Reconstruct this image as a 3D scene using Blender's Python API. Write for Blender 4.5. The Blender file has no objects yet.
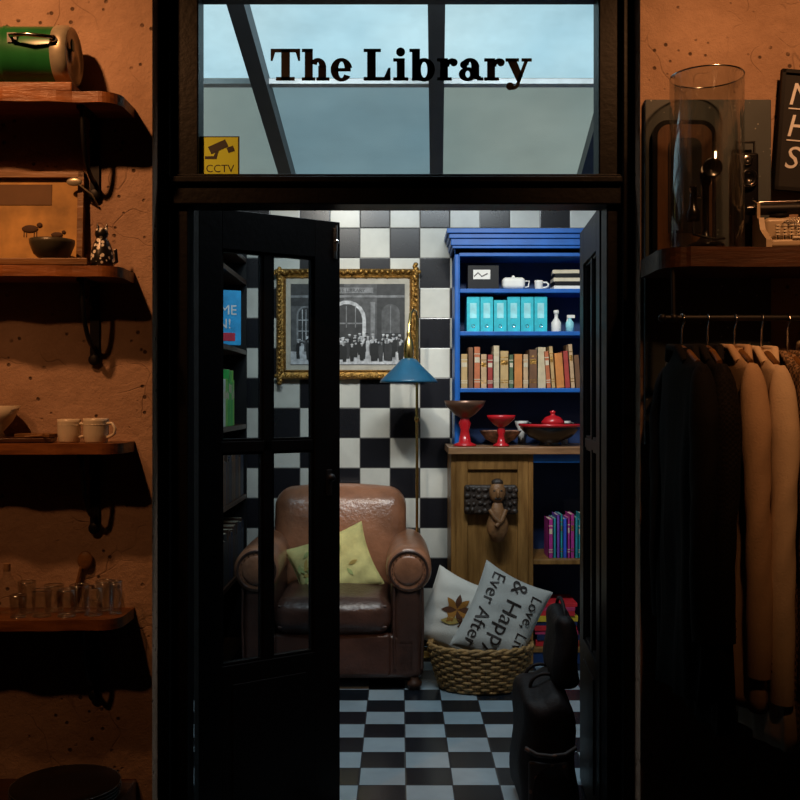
import bpy, bmesh, math, random
from mathutils import Vector, Matrix, Euler
random.seed(7)
R=math.radians
scene=bpy.context.scene
# ------------------------------------------------------------ materials
def new(name):
    m=bpy.data.materials.new(name); m.use_nodes=True
    nt=m.node_tree; nt.nodes.clear()
    o=nt.nodes.new('ShaderNodeOutputMaterial')
    return m,nt,o
def mth(nt,op,a,b=None,c=None):
    n=nt.nodes.new('ShaderNodeMath'); n.operation=op
    for i,x in enumerate((a,b,c)):
        if x is None: continue
        if isinstance(x,(int,float)): n.inputs[i].default_value=x
        else: nt.links.new(x,n.inputs[i])
    return n.outputs[0]
def mixc(nt,f,a,b):
    n=nt.nodes.new('ShaderNodeMix'); n.data_type='RGBA'
    if isinstance(f,(int,float)): n.inputs[0].default_value=f
    else: nt.links.new(f,n.inputs[0])
    for s,x in ((6,a),(7,b)):
        if isinstance(x,tuple): n.inputs[s].default_value=(x[0],x[1],x[2],1)
        else: nt.links.new(x,n.inputs[s])
    return n.outputs[2]
def noise(nt,vec,scale,detail=4,rough=.55):
    n=nt.nodes.new('ShaderNodeTexNoise'); n.inputs['Scale'].default_value=scale
    n.inputs['Detail'].default_value=detail; n.inputs['Roughness'].default_value=rough
    nt.links.new(vec,n.inputs['Vector']); return n.outputs['Fac']
def mrange(nt,x,a,b,c=0,d=1):
    n=nt.nodes.new('ShaderNodeMapRange')
    nt.links.new(x,n.inputs[0])
    for i,v in enumerate((a,b,c,d)): n.inputs[i+1].default_value=v
    return n.outputs[0]
def pos(nt,stretch=None,world=False):
    if world:
        o=nt.nodes.new('ShaderNodeNewGeometry').outputs['Position']
    else:
        o=nt.nodes.new('ShaderNodeTexCoord').outputs['Object']
    if stretch:
        n=nt.nodes.new('ShaderNodeMapping'); n.inputs['Scale'].default_value=stretch
        nt.links.new(o,n.inputs[0]); o=n.outputs[0]
    return o
def princ(nt,o,rough=.5,metal=0,spec=.5,coat=0):
    p=nt.nodes.new('ShaderNodeBsdfPrincipled')
    p.inputs['Roughness'].default_value=rough; p.inputs['Metallic'].default_value=metal
    p.inputs['Specular IOR Level'].default_value=spec; p.inputs['Coat Weight'].default_value=coat
    nt.links.new(p.outputs[0],o.inputs[0]); return p
def bump(nt,p,h,s,d=.01):
    b=nt.nodes.new('ShaderNodeBump'); b.inputs['Strength'].default_value=s; b.inputs['Distance'].default_value=d
    nt.links.new(h,b.inputs['Height']); nt.links.new(b.outputs[0],p.inputs['Normal'])
def mat(name,col,rough=.5,metal=0,var=.15,scale=12,bmp=0.0,bsc=60,stretch=None,spec=.5,coat=0):
    m,nt,o=new(name); p=princ(nt,o,rough,metal,spec,coat)
    v=pos(nt,stretch)
    f=mrange(nt,noise(nt,v,scale),.3,.7)
    a=tuple(c*(1-var) for c in col); b=tuple(min(1,c*(1+var)) for c in col)
    nt.links.new(mixc(nt,f,a,b),p.inputs['Base Color'])
    if bmp: bump(nt,p,noise(nt,v,bsc,6),bmp)
    return m
def wood(name,c1,c2,axis='X',rough=.45,sc=9):
    m,nt,o=new(name); p=princ(nt,o,rough)
    st={'X':(1,9,9),'Y':(9,1,9),'Z':(9,9,1)}[axis]
    v=pos(nt,st); n1=noise(nt,v,sc*.4,8,.65)
    f=mrange(nt,n1,.32,.68)
    nt.links.new(mixc(nt,f,c1,c2),p.inputs['Base Color']); bump(nt,p,n1,.35)
    return m
def checker(name,size,x0,y0,axes,ca,cb,grout,rough):
    m,nt,o=new(name); p=princ(nt,o,rough)
    v=pos(nt,world=True); s=nt.nodes.new('ShaderNodeSeparateXYZ'); nt.links.new(v,s.inputs[0])
    a=mth(nt,'DIVIDE',mth(nt,'SUBTRACT',s.outputs[axes[0]],x0),size)
    b=mth(nt,'DIVIDE',mth(nt,'SUBTRACT',s.outputs[axes[1]],y0),size)
    sm=mth(nt,'ADD',mth(nt,'FLOOR',a),mth(nt,'FLOOR',b))
    par=mth(nt,'FLOORED_MODULO',sm,2)
    nv=noise(nt,v,3,5); dirt=mrange(nt,nv,.3,.75,1.0,.62)
    col=mixc(nt,par,ca,cb)
    def edge(t):
        fr=mth(nt,'FRACT',t); return mth(nt,'MINIMUM',fr,mth(nt,'SUBTRACT',1,fr))
    e=mth(nt,'MINIMUM',edge(a),edge(b)); g=mth(nt,'LESS_THAN',e,.014)
    col=mixc(nt,g,col,grout)
    mm=nt.nodes.new('ShaderNodeMix'); mm.data_type='RGBA'; mm.blend_type='MULTIPLY'; mm.inputs[0].default_value=1
    nt.links.new(col,mm.inputs[6]); nt.links.new(dirt,mm.inputs[7])
    nt.links.new(mm.outputs[2],p.inputs['Base Color'])
    bump(nt,p,mrange(nt,e,0,.03),.4,.003)
    return m
def plaster(name,c1,c2):
    m,nt,o=new(name); p=princ(nt,o,.8,0,.25)
    v=pos(nt,world=True)
    f=mrange(nt,noise(nt,v,2.6,8,.68),.32,.68)
    col=mixc(nt,f,c1,c2)
    vo=nt.nodes.new('ShaderNodeTexVoronoi'); vo.inputs['Scale'].default_value=30
    nt.links.new(v,vo.inputs['Vector'])
    big=noise(nt,v,9,3)
    pit=mth(nt,'MULTIPLY',mrange(nt,vo.outputs['Distance'],.12,.20,1,0),mrange(nt,big,.49,.55))
    col=mixc(nt,pit,col,tuple(c*.3 for c in c1))
    vc=nt.nodes.new('ShaderNodeTexVoronoi'); vc.feature='DISTANCE_TO_EDGE'; vc.inputs['Scale'].default_value=2.3
    wv=nt.nodes.new('ShaderNodeVectorMath'); wv.operation='ADD'
    nn=nt.nodes.new('ShaderNodeTexNoise'); nn.inputs['Scale'].default_value=4; nt.links.new(v,nn.inputs['Vector'])
    nt.links.new(v,wv.inputs[0]); nt.links.new(nn.outputs['Color'],wv.inputs[1]); nt.links.new(wv.outputs[0],vc.inputs['Vector'])
    ck=mth(nt,'MULTIPLY',mrange(nt,vc.outputs['Distance'],0,.010,1,0),mrange(nt,big,.45,.6,0,.4))
    col=mixc(nt,ck,col,tuple(c*.4 for c in c1))
    nt.links.new(col,p.inputs['Base Color'])
    h=mth(nt,'SUBTRACT',noise(nt,v,28,8,.7),mth(nt,'MULTIPLY',mth(nt,'ADD',pit,ck),.7))
    bump(nt,p,h,.6,.012)
    return m
def speck(name,c1,c2,scale,thr,rough=.6):
    m,nt,o=new(name); p=princ(nt,o,rough)
    v=pos(nt); vo=nt.nodes.new('ShaderNodeTexVoronoi'); vo.inputs['Scale'].default_value=scale
    nt.links.new(v,vo.inputs['Vector'])
    f=mth(nt,'LESS_THAN',vo.outputs['Distance'],thr)
    bs=mixc(nt,noise(nt,v,5),tuple(c*.6 for c in c1),tuple(c*1.3 for c in c1))
    nt.links.new(mixc(nt,f,bs,c2),p.inputs['Base Color']); return m
def glassmat(name,tint=(1,1,1),refl=1.0,rough=.02,edge=0):
    m,nt,o=new(name)
    t=nt.nodes.new('ShaderNodeBsdfTransparent'); t.inputs[0].default_value=(*tint,1)
    g=nt.nodes.new('ShaderNodeBsdfGlossy'); g.inputs['Roughness'].default_value=rough
    lw=nt.nodes.new('ShaderNodeLayerWeight'); lw.inputs[0].default_value=.15+edge
    f=mth(nt,'MULTIPLY',lw.outputs['Fresnel'] if not edge else lw.outputs['Facing'],refl)
    mx=nt.nodes.new('ShaderNodeMixShader'); nt.links.new(f,mx.inputs[0])
    nt.links.new(t.outputs[0],mx.inputs[1]); nt.links.new(g.outputs[0],mx.inputs[2])
    nt.links.new(mx.outputs[0],o.inputs[0]); return m
def roofmat(name,tint,haze):
    m,nt,o=new(name)
    t=nt.nodes.new('ShaderNodeBsdfTransparent')
    v=pos(nt,world=True); f=mrange(nt,noise(nt,v,2.5,5),.3,.7)
    nt.links.new(mixc(nt,f,tuple(c*.75 for c in tint),tint),t.inputs[0])
    d=nt.nodes.new('ShaderNodeBsdfTranslucent'); d.inputs[0].default_value=(*[c*.8 for c in tint],1)
    mx=nt.nodes.new('ShaderNodeMixShader'); mx.inputs[0].default_value=haze
    nt.links.new(t.outputs[0],mx.inputs[1]); nt.links.new(d.outputs[0],mx.inputs[2]); nt.links.new(mx.outputs[0],o.inputs[0])
    return m

plast=plaster('plaster_terracotta',(.30,.185,.12),(.50,.33,.23))
black=mat('black_paint',(.0022,.0022,.0027),.42,var=.3,bmp=.1,spec=.14)
blackm=mat('black_iron',(.006,.006,.007),.5,.1,var=.3,spec=.3)
shopwood=mat('shop_floor_wood',(.04,.025,.018),.5)
darkceil=mat('shop_ceiling_paint',(.03,.025,.022),.8)
wtile=checker('wall_checker',.165,-.055,2.296,(0,2),(.80,.79,.71),(.016,.016,.020),(.16,.15,.14),.25)
ftile=checker('floor_checker',.165,.02,4.0,(0,1),(.34,.45,.52),(.010,.014,.020),(.05,.06,.07),.25)
shelfw=wood('shelf_wood',(.08,.024,.006),(.30,.11,.030),'X',.38)
darkw=wood('dark_wood',(.025,.010,.005),(.085,.032,.013),'X',.4)
goldw=wood('golden_wood',(.15,.065,.012),(.34,.17,.045),'Z',.45)
traw=wood('frame_wood',(.10,.045,.012),(.24,.11,.03),'X',.45)
medw=wood('counter_wood',(.18,.09,.04),(.38,.2,.09),'X',.4)
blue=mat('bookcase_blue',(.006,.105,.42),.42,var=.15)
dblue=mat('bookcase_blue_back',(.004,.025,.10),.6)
gold=mat('antique_gold',(.36,.19,.045),.4,.75,var=.55,scale=45,bmp=.7,bsc=70)
brass=mat('brass',(.75,.50,.16),.25,1,var=.1)
tealshade=mat('teal_enamel',(.015,.10,.19),.35,coat=.2)
white=mat('white_paint',(.75,.73,.68),.5,var=.06)
cream=mat('cream_ceramic',(.72,.64,.50),.3,var=.08)
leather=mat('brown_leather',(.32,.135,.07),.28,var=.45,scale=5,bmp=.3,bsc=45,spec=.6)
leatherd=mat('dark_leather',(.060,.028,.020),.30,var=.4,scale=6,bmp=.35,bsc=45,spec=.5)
red=mat('red_lacquer',(.50,.012,.018),.22,var=.1,coat=.3)
chrome=mat('chrome',(.75,.75,.75),.18,1,var=.03)
blackgl=mat('black_gloss',(.006,.006,.007),.22,var=.2)
glass=glassmat('window_glass',(.97,.98,.98),.7)
dglass=glassmat('door_glass',(.66,.72,.76),.7)
cglass=glassmat('clear_glass',(.95,.97,.97),.5,.03,.14)
textm=mat('sign_lettering_brown',(.016,.007,.004),.6,var=.1)
page=mat('paper_pages',(.6,.52,.38),.8)
slate=speck('speckled_slate',(.045,.060,.068),(.28,.30,.29),40,.10)

# ------------------------------------------------------------ mesh builder
SF=.85
FRONT=Matrix.Translation((0,0,1.35*(1-SF)))@Matrix.Scale(SF,4)    # the shop front is modelled in its own units
ZF=-1.35*(1-SF)/SF                                               # shop floor in those units
IDM=Matrix.Identity(4)
class B:
    G=IDM
    def __init__(s,name):
        s.name=name; s.v=[]; s.f=[]; s.mi=[]; s.sm=[]; s.mats=[]; s.T=Matrix.Identity(4)
    def add(s,vs,fs,m,smooth=False,T=None):
        if m not in s.mats: s.mats.append(m)
        k=s.mats.index(m); o=len(s.v)
        M=s.T@T if T is not None else s.T
        M=B.G@M
        s.v+= [M@Vector(v) for v in vs]
        for f in fs: s.f.append([o+i for i in f]); s.mi.append(k); s.sm.append(smooth)
    def bx(s,x0,x1,y0,y1,z0,z1,m,T=None):
        vs=[(x,y,z) for x in (x0,x1) for y in (y0,y1) for z in (z0,z1)]
        s.add(vs,[(0,1,3,2),(4,6,7,5),(0,4,5,1),(2,3,7,6),(0,2,6,4),(1,5,7,3)],m,False,T)
    def box(s,c,sz,m,rot=(0,0,0)):
        T=Matrix.Translation(c)@Euler([R(a) for a in rot]).to_matrix().to_4x4()
        s.bx(-sz[0]/2,sz[0]/2,-sz[1]/2,sz[1]/2,-sz[2]/2,sz[2]/2,m,T)
    def prism(s,pts,axis,d0,d1,m,smooth=False,T=None):
        def P(p,d):
            return {'X':(d,p[0],p[1]),'Y':(p[0],d,p[1]),'Z':(p[0],p[1],d)}[axis]
        n=len(pts); vs=[P(p,d0) for p in pts]+[P(p,d1) for p in pts]
        s.add(vs,[tuple(range(n)),tuple(range(2*n-1,n-1,-1))],m,False,T)
        s.add(vs,[(i,(i+1)%n,n+(i+1)%n,n+i) for i in range(n)],m,smooth,T)
    def tube(s,pts,r,m,seg=10,closed=False,smooth=True,sq=None):
        pts=[Vector(p) for p in pts]; n=len(pts)
        rr=r if isinstance(r,(list,tuple)) else [r]*n
        vs=[];up=None
        for i,p in enumerate(pts):
            if closed: t=pts[(i+1)%n]-pts[i-1]
            else: t=pts[min(i+1,n-1)]-pts[max(i-1,0)]
            t.normalize()
            if up is None:
                up=Vector((0,0,1)) if abs(t.z)<.9 else Vector((1,0,0))
            a=(up-t*up.dot(t)).normalized(); b=t.cross(a); up=a
            for k in range(seg):
                an=2*math.pi*k/seg
                vs.append(p+(a*math.cos(an)+b*math.sin(an))*rr[i])
        fs=[]
        for i in range(n if closed else n-1):
            j=(i+1)%n
            for k in range(seg):
                l=(k+1)%seg; fs.append((i*seg+k,i*seg+l,j*seg+l,j*seg+k))
        s.add(vs,fs,m,smooth)
        if not closed:
            s.add(vs[:seg],[tuple(range(seg))],m); s.add(vs[-seg:],[tuple(range(seg))],m)
    def cyl(s,a,b,r,m,seg=20,r2=None):
        s.tube([a,b],[r,r if r2 is None else r2],m,seg)
    def lathe(s,prof,c,m,seg=36,sx=1,sy=1,T=None,smooth=True,wob=None):
        vs=[];fs=[]
        for j,(r,z) in enumerate(prof):
            for k in range(seg):
                a=2*math.pi*k/seg; q=r*(wob(a,j) if wob else 1)
                vs.append((c[0]+q*sx*math.cos(a),c[1]+q*sy*math.sin(a),c[2]+z))
        for j in range(len(prof)-1):
            for k in range(seg):
                l=(k+1)%seg; fs.append((j*seg+k,j*seg+l,(j+1)*seg+l,(j+1)*seg+k))
        s.add(vs,fs,m,smooth,T)
    def sph(s,c,r,m,u=16,v=10,T=None):
        if isinstance(r,(int,float)): r=(r,r,r)
        vs=[(c[0],c[1],c[2]+r[2])]
        for j in range(1,v):
            t=math.pi*j/v
            for k in range(u):
                a=2*math.pi*k/u
                vs.append((c[0]+r[0]*math.sin(t)*math.cos(a),c[1]+r[1]*math.sin(t)*math.sin(a),c[2]+r[2]*math.cos(t)))
        vs.append((c[0],c[1],c[2]-r[2])); fs=[]
        for k in range(u):
            l=(k+1)%u; fs.append((0,1+k,1+l)); e=1+(v-2)*u; fs.append((len(vs)-1,e+l,e+k))
            for j in range(v-2): fs.append((1+j*u+k,1+(j+1)*u+k,1+(j+1)*u+l,1+j*u+l))
        s.add(vs,fs,m,True,T)
    def rbox(s,c,size,r,m,bulge=(0,0,0),rot=(0,0,0),nin=6,fn=None):
        h=[x/2 for x in size]; r=min(r,min(h)*.999)
        def tl(hh):
            a=hh-r; L=[a+r*math.tan(R(t)) for t in (45,33,22,11,0)]
            inn=[a*(1-2*i/nin) for i in range(1,nin)]
            return L+inn+[-x for x in reversed(L)]
        ts=[tl(x) for x in h]; N=[len(t) for t in ts]; idx={}; vs=[]
        def V(i,j,k):
            if (i,j,k) in idx: return idx[(i,j,k)]
            q=Vector((ts[0][i],ts[1][j],ts[2][k]))
            inn=Vector([max(-(h[a]-r),min(h[a]-r,q[a])) for a in range(3)])
            d=q-inn
            if d.length>1e-9: q=inn+d.normalized()*r
            o=q.copy()
            for a in range(3):
                b_,c_=(a+1)%3,(a+2)%3
                o[a]+=bulge[a]*(q[a]/h[a])*(1-(q[b_]/h[b_])**2)*(1-(q[c_]/h[c_])**2)
            if fn: o=fn(o)
            idx[(i,j,k)]=len(vs); vs.append(o); return idx[(i,j,k)]
        fs=[]
        for a in range(3):
            b_,c_=(a+1)%3,(a+2)%3
            for e in (0,N[a]-1):
                for p in range(N[b_]-1):
                    for q in range(N[c_]-1):
                        def g(pp,qq):
                            t=[0,0,0]; t[a]=e;t[b_]=pp;t[c_]=qq; return V(*t)
                        fs.append((g(p,q),g(p+1,q),g(p+1,q+1),g(p,q+1)))
        T=Matrix.Translation(c)@Euler([R(x) for x in rot]).to_matrix().to_4x4()
        s.add(vs,fs,m,True,T)
    def end(s,bevel=0,loc=None):
        xs=[v.x for v in s.v]; ys=[v.y for v in s.v]; zs=[v.z for v in s.v]
        c=Vector(((min(xs)+max(xs))/2,(min(ys)+max(ys))/2,min(zs)))
        me=bpy.data.meshes.new(s.name); me.from_pydata([v-c for v in s.v],[],s.f)
        for m in s.mats: me.materials.append(m)
        for p,k,q in zip(me.polygons,s.mi,s.sm): p.material_index=k; p.use_smooth=q
        bm=bmesh.new(); bm.from_mesh(me); bmesh.ops.recalc_face_normals(bm,faces=bm.faces); bm.to_mesh(me); bm.free()
        ob=bpy.data.objects.new(s.name,me); ob.location=c; scene.collection.objects.link(ob)
        if bevel:
            md=ob.modifiers.new('Bevel','BEVEL'); md.width=bevel; md.segments=2; md.limit_method='ANGLE'; md.angle_limit=R(50)
        return ob
def textpolys(body,size,align='CENTER',spacing=1,shear=0):
    cu=bpy.data.curves.new('t','FONT'); cu.body=body; cu.size=size; cu.align_x=align; cu.resolution_u=3; cu.space_line=spacing; cu.shear=shear
    ob=bpy.data.objects.new('t',cu); scene.collection.objects.link(ob); bpy.context.view_layer.update()
    me=bpy.data.meshes.new_from_object(ob.evaluated_get(bpy.context.evaluated_depsgraph_get()))
    vs=[(v.co.x,v.co.y) for v in me.vertices]; fs=[tuple(p.vertices) for p in me.polygons]
    bpy.data.objects.remove(ob); return vs,fs

# ------------------------------------------------------------ library room shell
b=B('floor_library'); b.bx(-1.4,1.75,2.86,5.6,-.1,0,ftile); b.end()
b=B('wall_library_back'); b.bx(-1.4,1.75,5.5,5.6,0,2.5,wtile); b.end()
sl=lambda y:2.5+.29*(5.5-y)
ltw=mat('library_side_wall',(.25,.25,.25),.7)
YB=3.55*SF
b=B('wall_library_left'); b.prism([(YB,0),(5.5,0),(5.5,sl(5.5)),(YB,sl(YB))],'X',-1.4,-1.25,ltw); b.end()
b=B('wall_library_right'); b.prism([(YB,0),(5.5,0),(5.5,sl(5.5)),(YB,sl(YB))],'X',1.6,1.75,ltw); b.end()
b=B('baseboard_back'); b.bx(-1.25,1.6,5.485,5.5,0,.1,black); b.end()
bx_=lambda k,y:.2+.78*k+.036*(y-5.5)
tint=[roofmat('roof_glazing_blue',(.88,.98,1.0),.08),roofmat('roof_glazing_grey',(.33,.37,.37),.3),roofmat('roof_glazing_warm',(.40,.37,.31),.35)]
pick={(-2,0):0,(-1,0):0,(0,0):0,(1,0):2,(-2,1):2,(-1,1):1,(0,1):2,(1,1):1}
b=B('window_roof')
for k in range(-2,2):
    for j,(ya,yb) in enumerate(((YB-.05,4.485),(4.485,5.56))):
        b.add([(bx_(k,ya),ya,sl(ya)),(bx_(k+1,ya),ya,sl(ya)),(bx_(k+1,yb),yb,sl(yb)),(bx_(k,yb),yb,sl(yb))],[(0,1,2,3)],tint[pick[(k,j)]])
b.end()
beamm=mat('roof_beam_paint',(.03,.034,.038),.5)
purm=mat('roof_purlin_paint',(.55,.58,.58),.5)
for k in range(-2,3):
    b=B('roof_beam'); w=.034
    ya,yb=YB,5.5
    vs=[]
    for y in (ya,yb):
        for dx in (-w,w):
            for dz in (-.09,-.004): vs.append((bx_(k,y)+dx,y,sl(y)+dz))
    b.add(vs,[(0,1,3,2),(4,6,7,5),(0,4,5,1),(2,3,7,6),(0,2,6,4),(1,5,7,3)],beamm); b.end()
b=B('roof_purlin'); b.bx(-1.25,1.6,4.455,4.51,sl(4.485)-.035,sl(4.485)-.012,purm); b.end()

# ------------------------------------------------------------ shop shell
B.G=FRONT
b=B('wall_shop_left'); b.bx(-3,-.83,3.35,3.55,ZF,3.65,plast); b.end()
b=B('wall_shop_right'); b.bx(.805,3,3.35,3.55,ZF,3.65,plast); b.end()
b=B('wall_shop_above_door'); b.bx(-.83,.805,3.35,3.55,2.83,3.65,plast); b.end()
b=B('floor'); b.bx(-3.1,3.1,-1.6,3.365,ZF-.1,ZF,shopwood); b.end()
b=B('ceiling_shop'); b.bx(-3.1,3.1,-1.6,3.55,3.65,3.75,darkceil); b.end()
b=B('wall_shop_side_left'); b.bx(-3.1,-3,-1.6,3.55,ZF,3.65,darkceil); b.end()
b=B('wall_shop_side_right'); b.bx(3,3.1,-1.6,3.55,ZF,3.65,darkceil); b.end()
b=B('wall_shop_back'); b.bx(-3.1,3.1,-1.7,-1.6,ZF,3.65,darkceil); b.end()

# ------------------------------------------------------------ door frame
b=B('door_frame')
for x0,x1,x2 in ((-.83,-.70,-.735),(.805,.69,.7175)):
    b.bx(min(x0,x1),max(x0,x1),3.47,3.57,2.06,2.83,black)
    b.bx(min(x0,x2),max(x0,x2),3.47,3.57,ZF,2.08,black)
    q=.02 if x0<0 else -.02
    b.bx(min(x0,x0+q*2),max(x0,x0+q*2),3.43,3.5,ZF,2.83,black)
b.bx(-.79,.765,3.445,3.57,2.025,2.13,black)
b.bx(-.79,.765,3.425,3.5,2.095,2.118,black)
b.bx(-.79,.765,3.47,3.57,2.76,2.83,black)
b.end(.004)
b=B('window_transom'); b.bx(-.705,.695,3.502,3.508,2.125,2.765,glass); b.end()

def leaf(name,T,flip=1):
    L=.587; t=.045; z0,z1=ZF+.012,2.045
    b=B(name); b.T=T
    def k(x0,x1,za,zb,y0=0,y1=t): b.bx(x0,x1,y0,y1,za,zb,black)
    k(0,.09,z0,z1);k(.475,L,z0,z1)
    k(.09,.475,1.90,z1);k(.09,.475,z0,.38)
    k(.09,.475,1.158,1.198,.006,t-.006);k(.260,.296,.38,1.9,.006,t-.006)
    b.bx(.13,.435,-.006,t+.006,-.12,.31,black)
    for xa,xb in ((.09,.26),(.296,.475)):
        for za,zb in ((.38,1.158),(1.198,1.9)):
            b.bx(xa-.004,xb+.004,t/2-.002,t/2+.002,za-.004,zb+.004,dglass)
            for q in ((xa,xa+.01,za,zb),(xb-.01,xb,za,zb),(xa,xb,za,za+.01),(xa,xb,zb-.01,zb)):
                b.bx(q[0],q[1],.010,t-.010,q[2],q[3],black)
    b.bx(.556,.572,-.004,0,1.90,2.02,chrome); b.cyl((.564,-.010,1.93),(.564,-.010,2.03),.005,chrome,8)
    b.sph((.564,-.014,1.965),.009,chrome)
    b.bx(.525,.55,-.004,0,.98,1.08,blackm)
    b.sph((.537,-.02,1.05),.016,blackm)
    b.end(.002)
ang=math.atan2(.33,.485)
leaf('door_1',Matrix.Translation((-.72,3.58,0))@Matrix.Rotation(ang,4,'Z'))
ang2=math.atan2(.583,.035)
leaf('door_2',Matrix.Translation((.715,3.585,0))@Matrix.Rotation(ang2,4,'Z')@Matrix.Translation((0,-.045,0)))

# ------------------------------------------------------------ lettering
def rect(a,b_,c,d): return [(a,b_),(c,b_),(c,d),(a,d)]
def ring(cx,cy,ro,ri,a0,a1,n=26):
    out=[]
    for i in range(n):
        t0=R(a0+(a1-a0)*i/n); t1=R(a0+(a1-a0)*(i+1)/n)
        out.append([(cx+ro[0]*math.cos(t0),cy+ro[1]*math.sin(t0)),(cx+ro[0]*math.cos(t1),cy+ro[1]*math.sin(t1)),
                    (cx+ri[0]*math.cos(t1),cy+ri[1]*math.sin(t1)),(cx+ri[0]*math.cos(t0),cy+ri[1]*math.sin(t0))])
    return out
def dot(cx,cy,r): return [[(cx+r*math.cos(2*math.pi*k/20),cy+r*math.sin(2*math.pi*k/20)) for k in range(20)]]
G={}
G['T']=(98,[rect(36,0,63,100),rect(3,89,95,100),[(3,62),(9,62),(17,89),(3,89)],[(95,62),(89,62),(81,89),(95,89)],rect(20,0,78,11)])
G['h']=(86,[rect(9,0,34,100),rect(0,90,34,100),rect(0,0,42,10),rect(51,0,76,46),rect(45,0,86,10)]+ring(50,42,(26,29),(4,16),0,155))
G['e']=(70,[rect(14,29,64,39)]+ring(35,34,(34,37),(10,26),10,325))
G['L']=(90,[rect(11,0,38,100),rect(0,90,54,100),rect(0,0,84,11),[(84,40),(77,40),(64,11),(84,11)]])
G['i']=(48,[rect(11,0,36,70),rect(0,60,36,70),rect(0,0,47,10)]+dot(23,90,14))
G['b']=(84,[rect(8,0,33,100),rect(0,90,33,100)]+ring(46,34,(34,37),(10,25),-180,180))
G['r']=(64,[rect(9,0,34,70),rect(0,60,34,70),rect(0,0,46,10)]+ring(46,44,(20,26),(8,12),60,180)+dot(52,57,12))
G['a']=(78,[rect(40,6,65,48),rect(58,0,78,10),rect(50,4,70,14)]+ring(29,20,(28,22),(7,11),0,360)+ring(36,43,(29,28),(4,16),0,160)+dot(17,50,12))
G['y']=(82,[[(4,66),(33,66),(54,14),(38,-8)],[(60,66),(72,66),(44,-10),(35,-2)],rect(0,60,42,70),rect(50,60,82,70)]+ring(22,-8,(22,21),(12,11),-100,10)+dot(14,-18,12))
s_=.111/100; x=-.456; b=B('lettering_sign')
for ch in 'The Library':
    if ch==' ': x+=32*s_; continue
    w,ps=G[ch]
    for i,p in enumerate(ps): b.prism([(x+a*s_*1.01,2.468+c*s_) for a,c in p],'Y',3.4985,3.5015,textm)
    x+=(w+2.5)*s_*1.01
b.end()
yel=mat('sticker_yellow',(.58,.74,.03),.5,var=.03); ink=mat('sticker_ink',(.01,.01,.01),.5)
b=B('cctv_sticker')
b.bx(-.700,-.562,3.500,3.5019,2.131,2.273,ink); b.bx(-.696,-.567,3.499,3.5,2.135,2.269,yel)
b.prism([(-.672,2.235),(-.612,2.262),(-.600,2.237),(-.660,2.210)],'Y',3.498,3.499,ink)
b.prism([(-.607,2.232),(-.585,2.240),(-.577,2.222),(-.600,2.214)],'Y',3.498,3.499,ink)
b.prism([(-.647,2.215),(-.635,2.22),(-.642,2.193),(-.682,2.193),(-.682,2.203),(-.652,2.203)],'Y',3.498,3.499,ink)
vs,fs=textpolys('CCTV',.038)
b.add([(-.630+v[0],3.4985,2.147+v[1]) for v in vs],fs,ink); b.end()

# ------------------------------------------------------------ left wall shelves
def wall_shelf(zt,side=-1):
    b=B('wall_shelf'); pts=[(-1.95,3.35),(-1.95,3.155)]
    n=40
    for i in range(n): 
        xx=-1.95+.95*i/n; pts.append((xx+.01,3.155+.006*math.sin(xx*17)+.004*math.sin(xx*41)))
    for i in range(9):
        a=R(-90+90*i/8); pts.append((-.955+.065*math.cos(a),3.225+.065*math.sin(a)))
    pts.append((-.888,3.35))
    b.prism(pts,'Z',zt-.034,zt,shelfw)
    ob=b.end(.006)
    b=B('shelf_bracket')
    for X in (-1.02,-1.75):
        b.bx(X-.015,X+.015,3.338,3.35,zt-.30,zt-.034,blackm)
        b.bx(X-.012,X+.012,3.19,3.35,zt-.046,zt-.034,blackm)
        b.tube([(X,3.34,zt-.25)]+[(X,3.34-.13*math.sin(R(a)),zt-.25+.19*(1-math.cos(R(a)))) for a in range(10,91,10)]+[(X,3.205,zt-.045)],.008,blackm,8)
        b.sph((X,3.335,zt-.29),(.02,.008,.02),blackm)
        b.tube([(X,3.315+.022*math.cos(R(a)),zt-.1+.022*math.sin(R(a))) for a in range(0,360,30)],.005,blackm,6,closed=True)
    b.end()
for z in (2.326,1.775,1.212,.655): wall_shelf(z)
b=B('low_chest'); b.bx(-1.9,-.88,3.02,3.345,ZF,.085,darkw); b.bx(-1.88,-.90,3.01,3.02,ZF+.04,.07,darkw); b.end(.005)
green=mat('green_enamel',(.015,.13,.035),.3,var=.35,scale=8)
steel=mat('worn_cream_metal',(.46,.42,.32),.35,.5,var=.35)
b=B('wooden_block_base'); b.bx(-1.6,-1.04,3.17,3.31,2.328,2.360,shelfw); b.end(.004)
b=B('green_canister')
T=Matrix.Translation((-1.27,3.24,2.460))@Matrix.Rotation(R(90),4,'Y')
b.lathe([(0,-.32),(.09,-.32),(.094,-.31),(.094,.0),(.097,.004),(.097,.012),(.094,.016),(.094,.165)],(0,0,0),green,40,T=T)
b.lathe([(.094,.165),(.098,.17),(.098,.2),(.092,.215),(.088,.217),(.084,.215),(.08,.208),(.03,.205),(.028,.212),(0,.212)],(0,0,0),steel,40,T=T)
b.tube([(-1.22,3.145,2.49),(-1.22,3.125,2.49),(-1.16,3.11,2.488),(-1.09,3.125,2.485),(-1.09,3.14,2.485)],.006,chrome,10)
b.box((-1.22,3.148,2.49),(.03,.012,.03),chrome); b.sph((-1.09,3.14,2.485),.012,chrome)
b.sph((-1.052,3.215,2.49),(.005,.02,.02),green)
b.end()
draw=mat('parchment_drawing',(.44,.25,.07),.7,var=.45,scale=9)
drawk=mat('sketch_ink',(.06,.03,.015),.8)
b=B('framed_drawing'); b.T=Matrix.Translation((-1.33,3.32,1.779))@Matrix.Rotation(R(-4),4,'X')
W,H=.28,.33
b.bx(-W,W,-.004,.004,0,H,draw)
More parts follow.
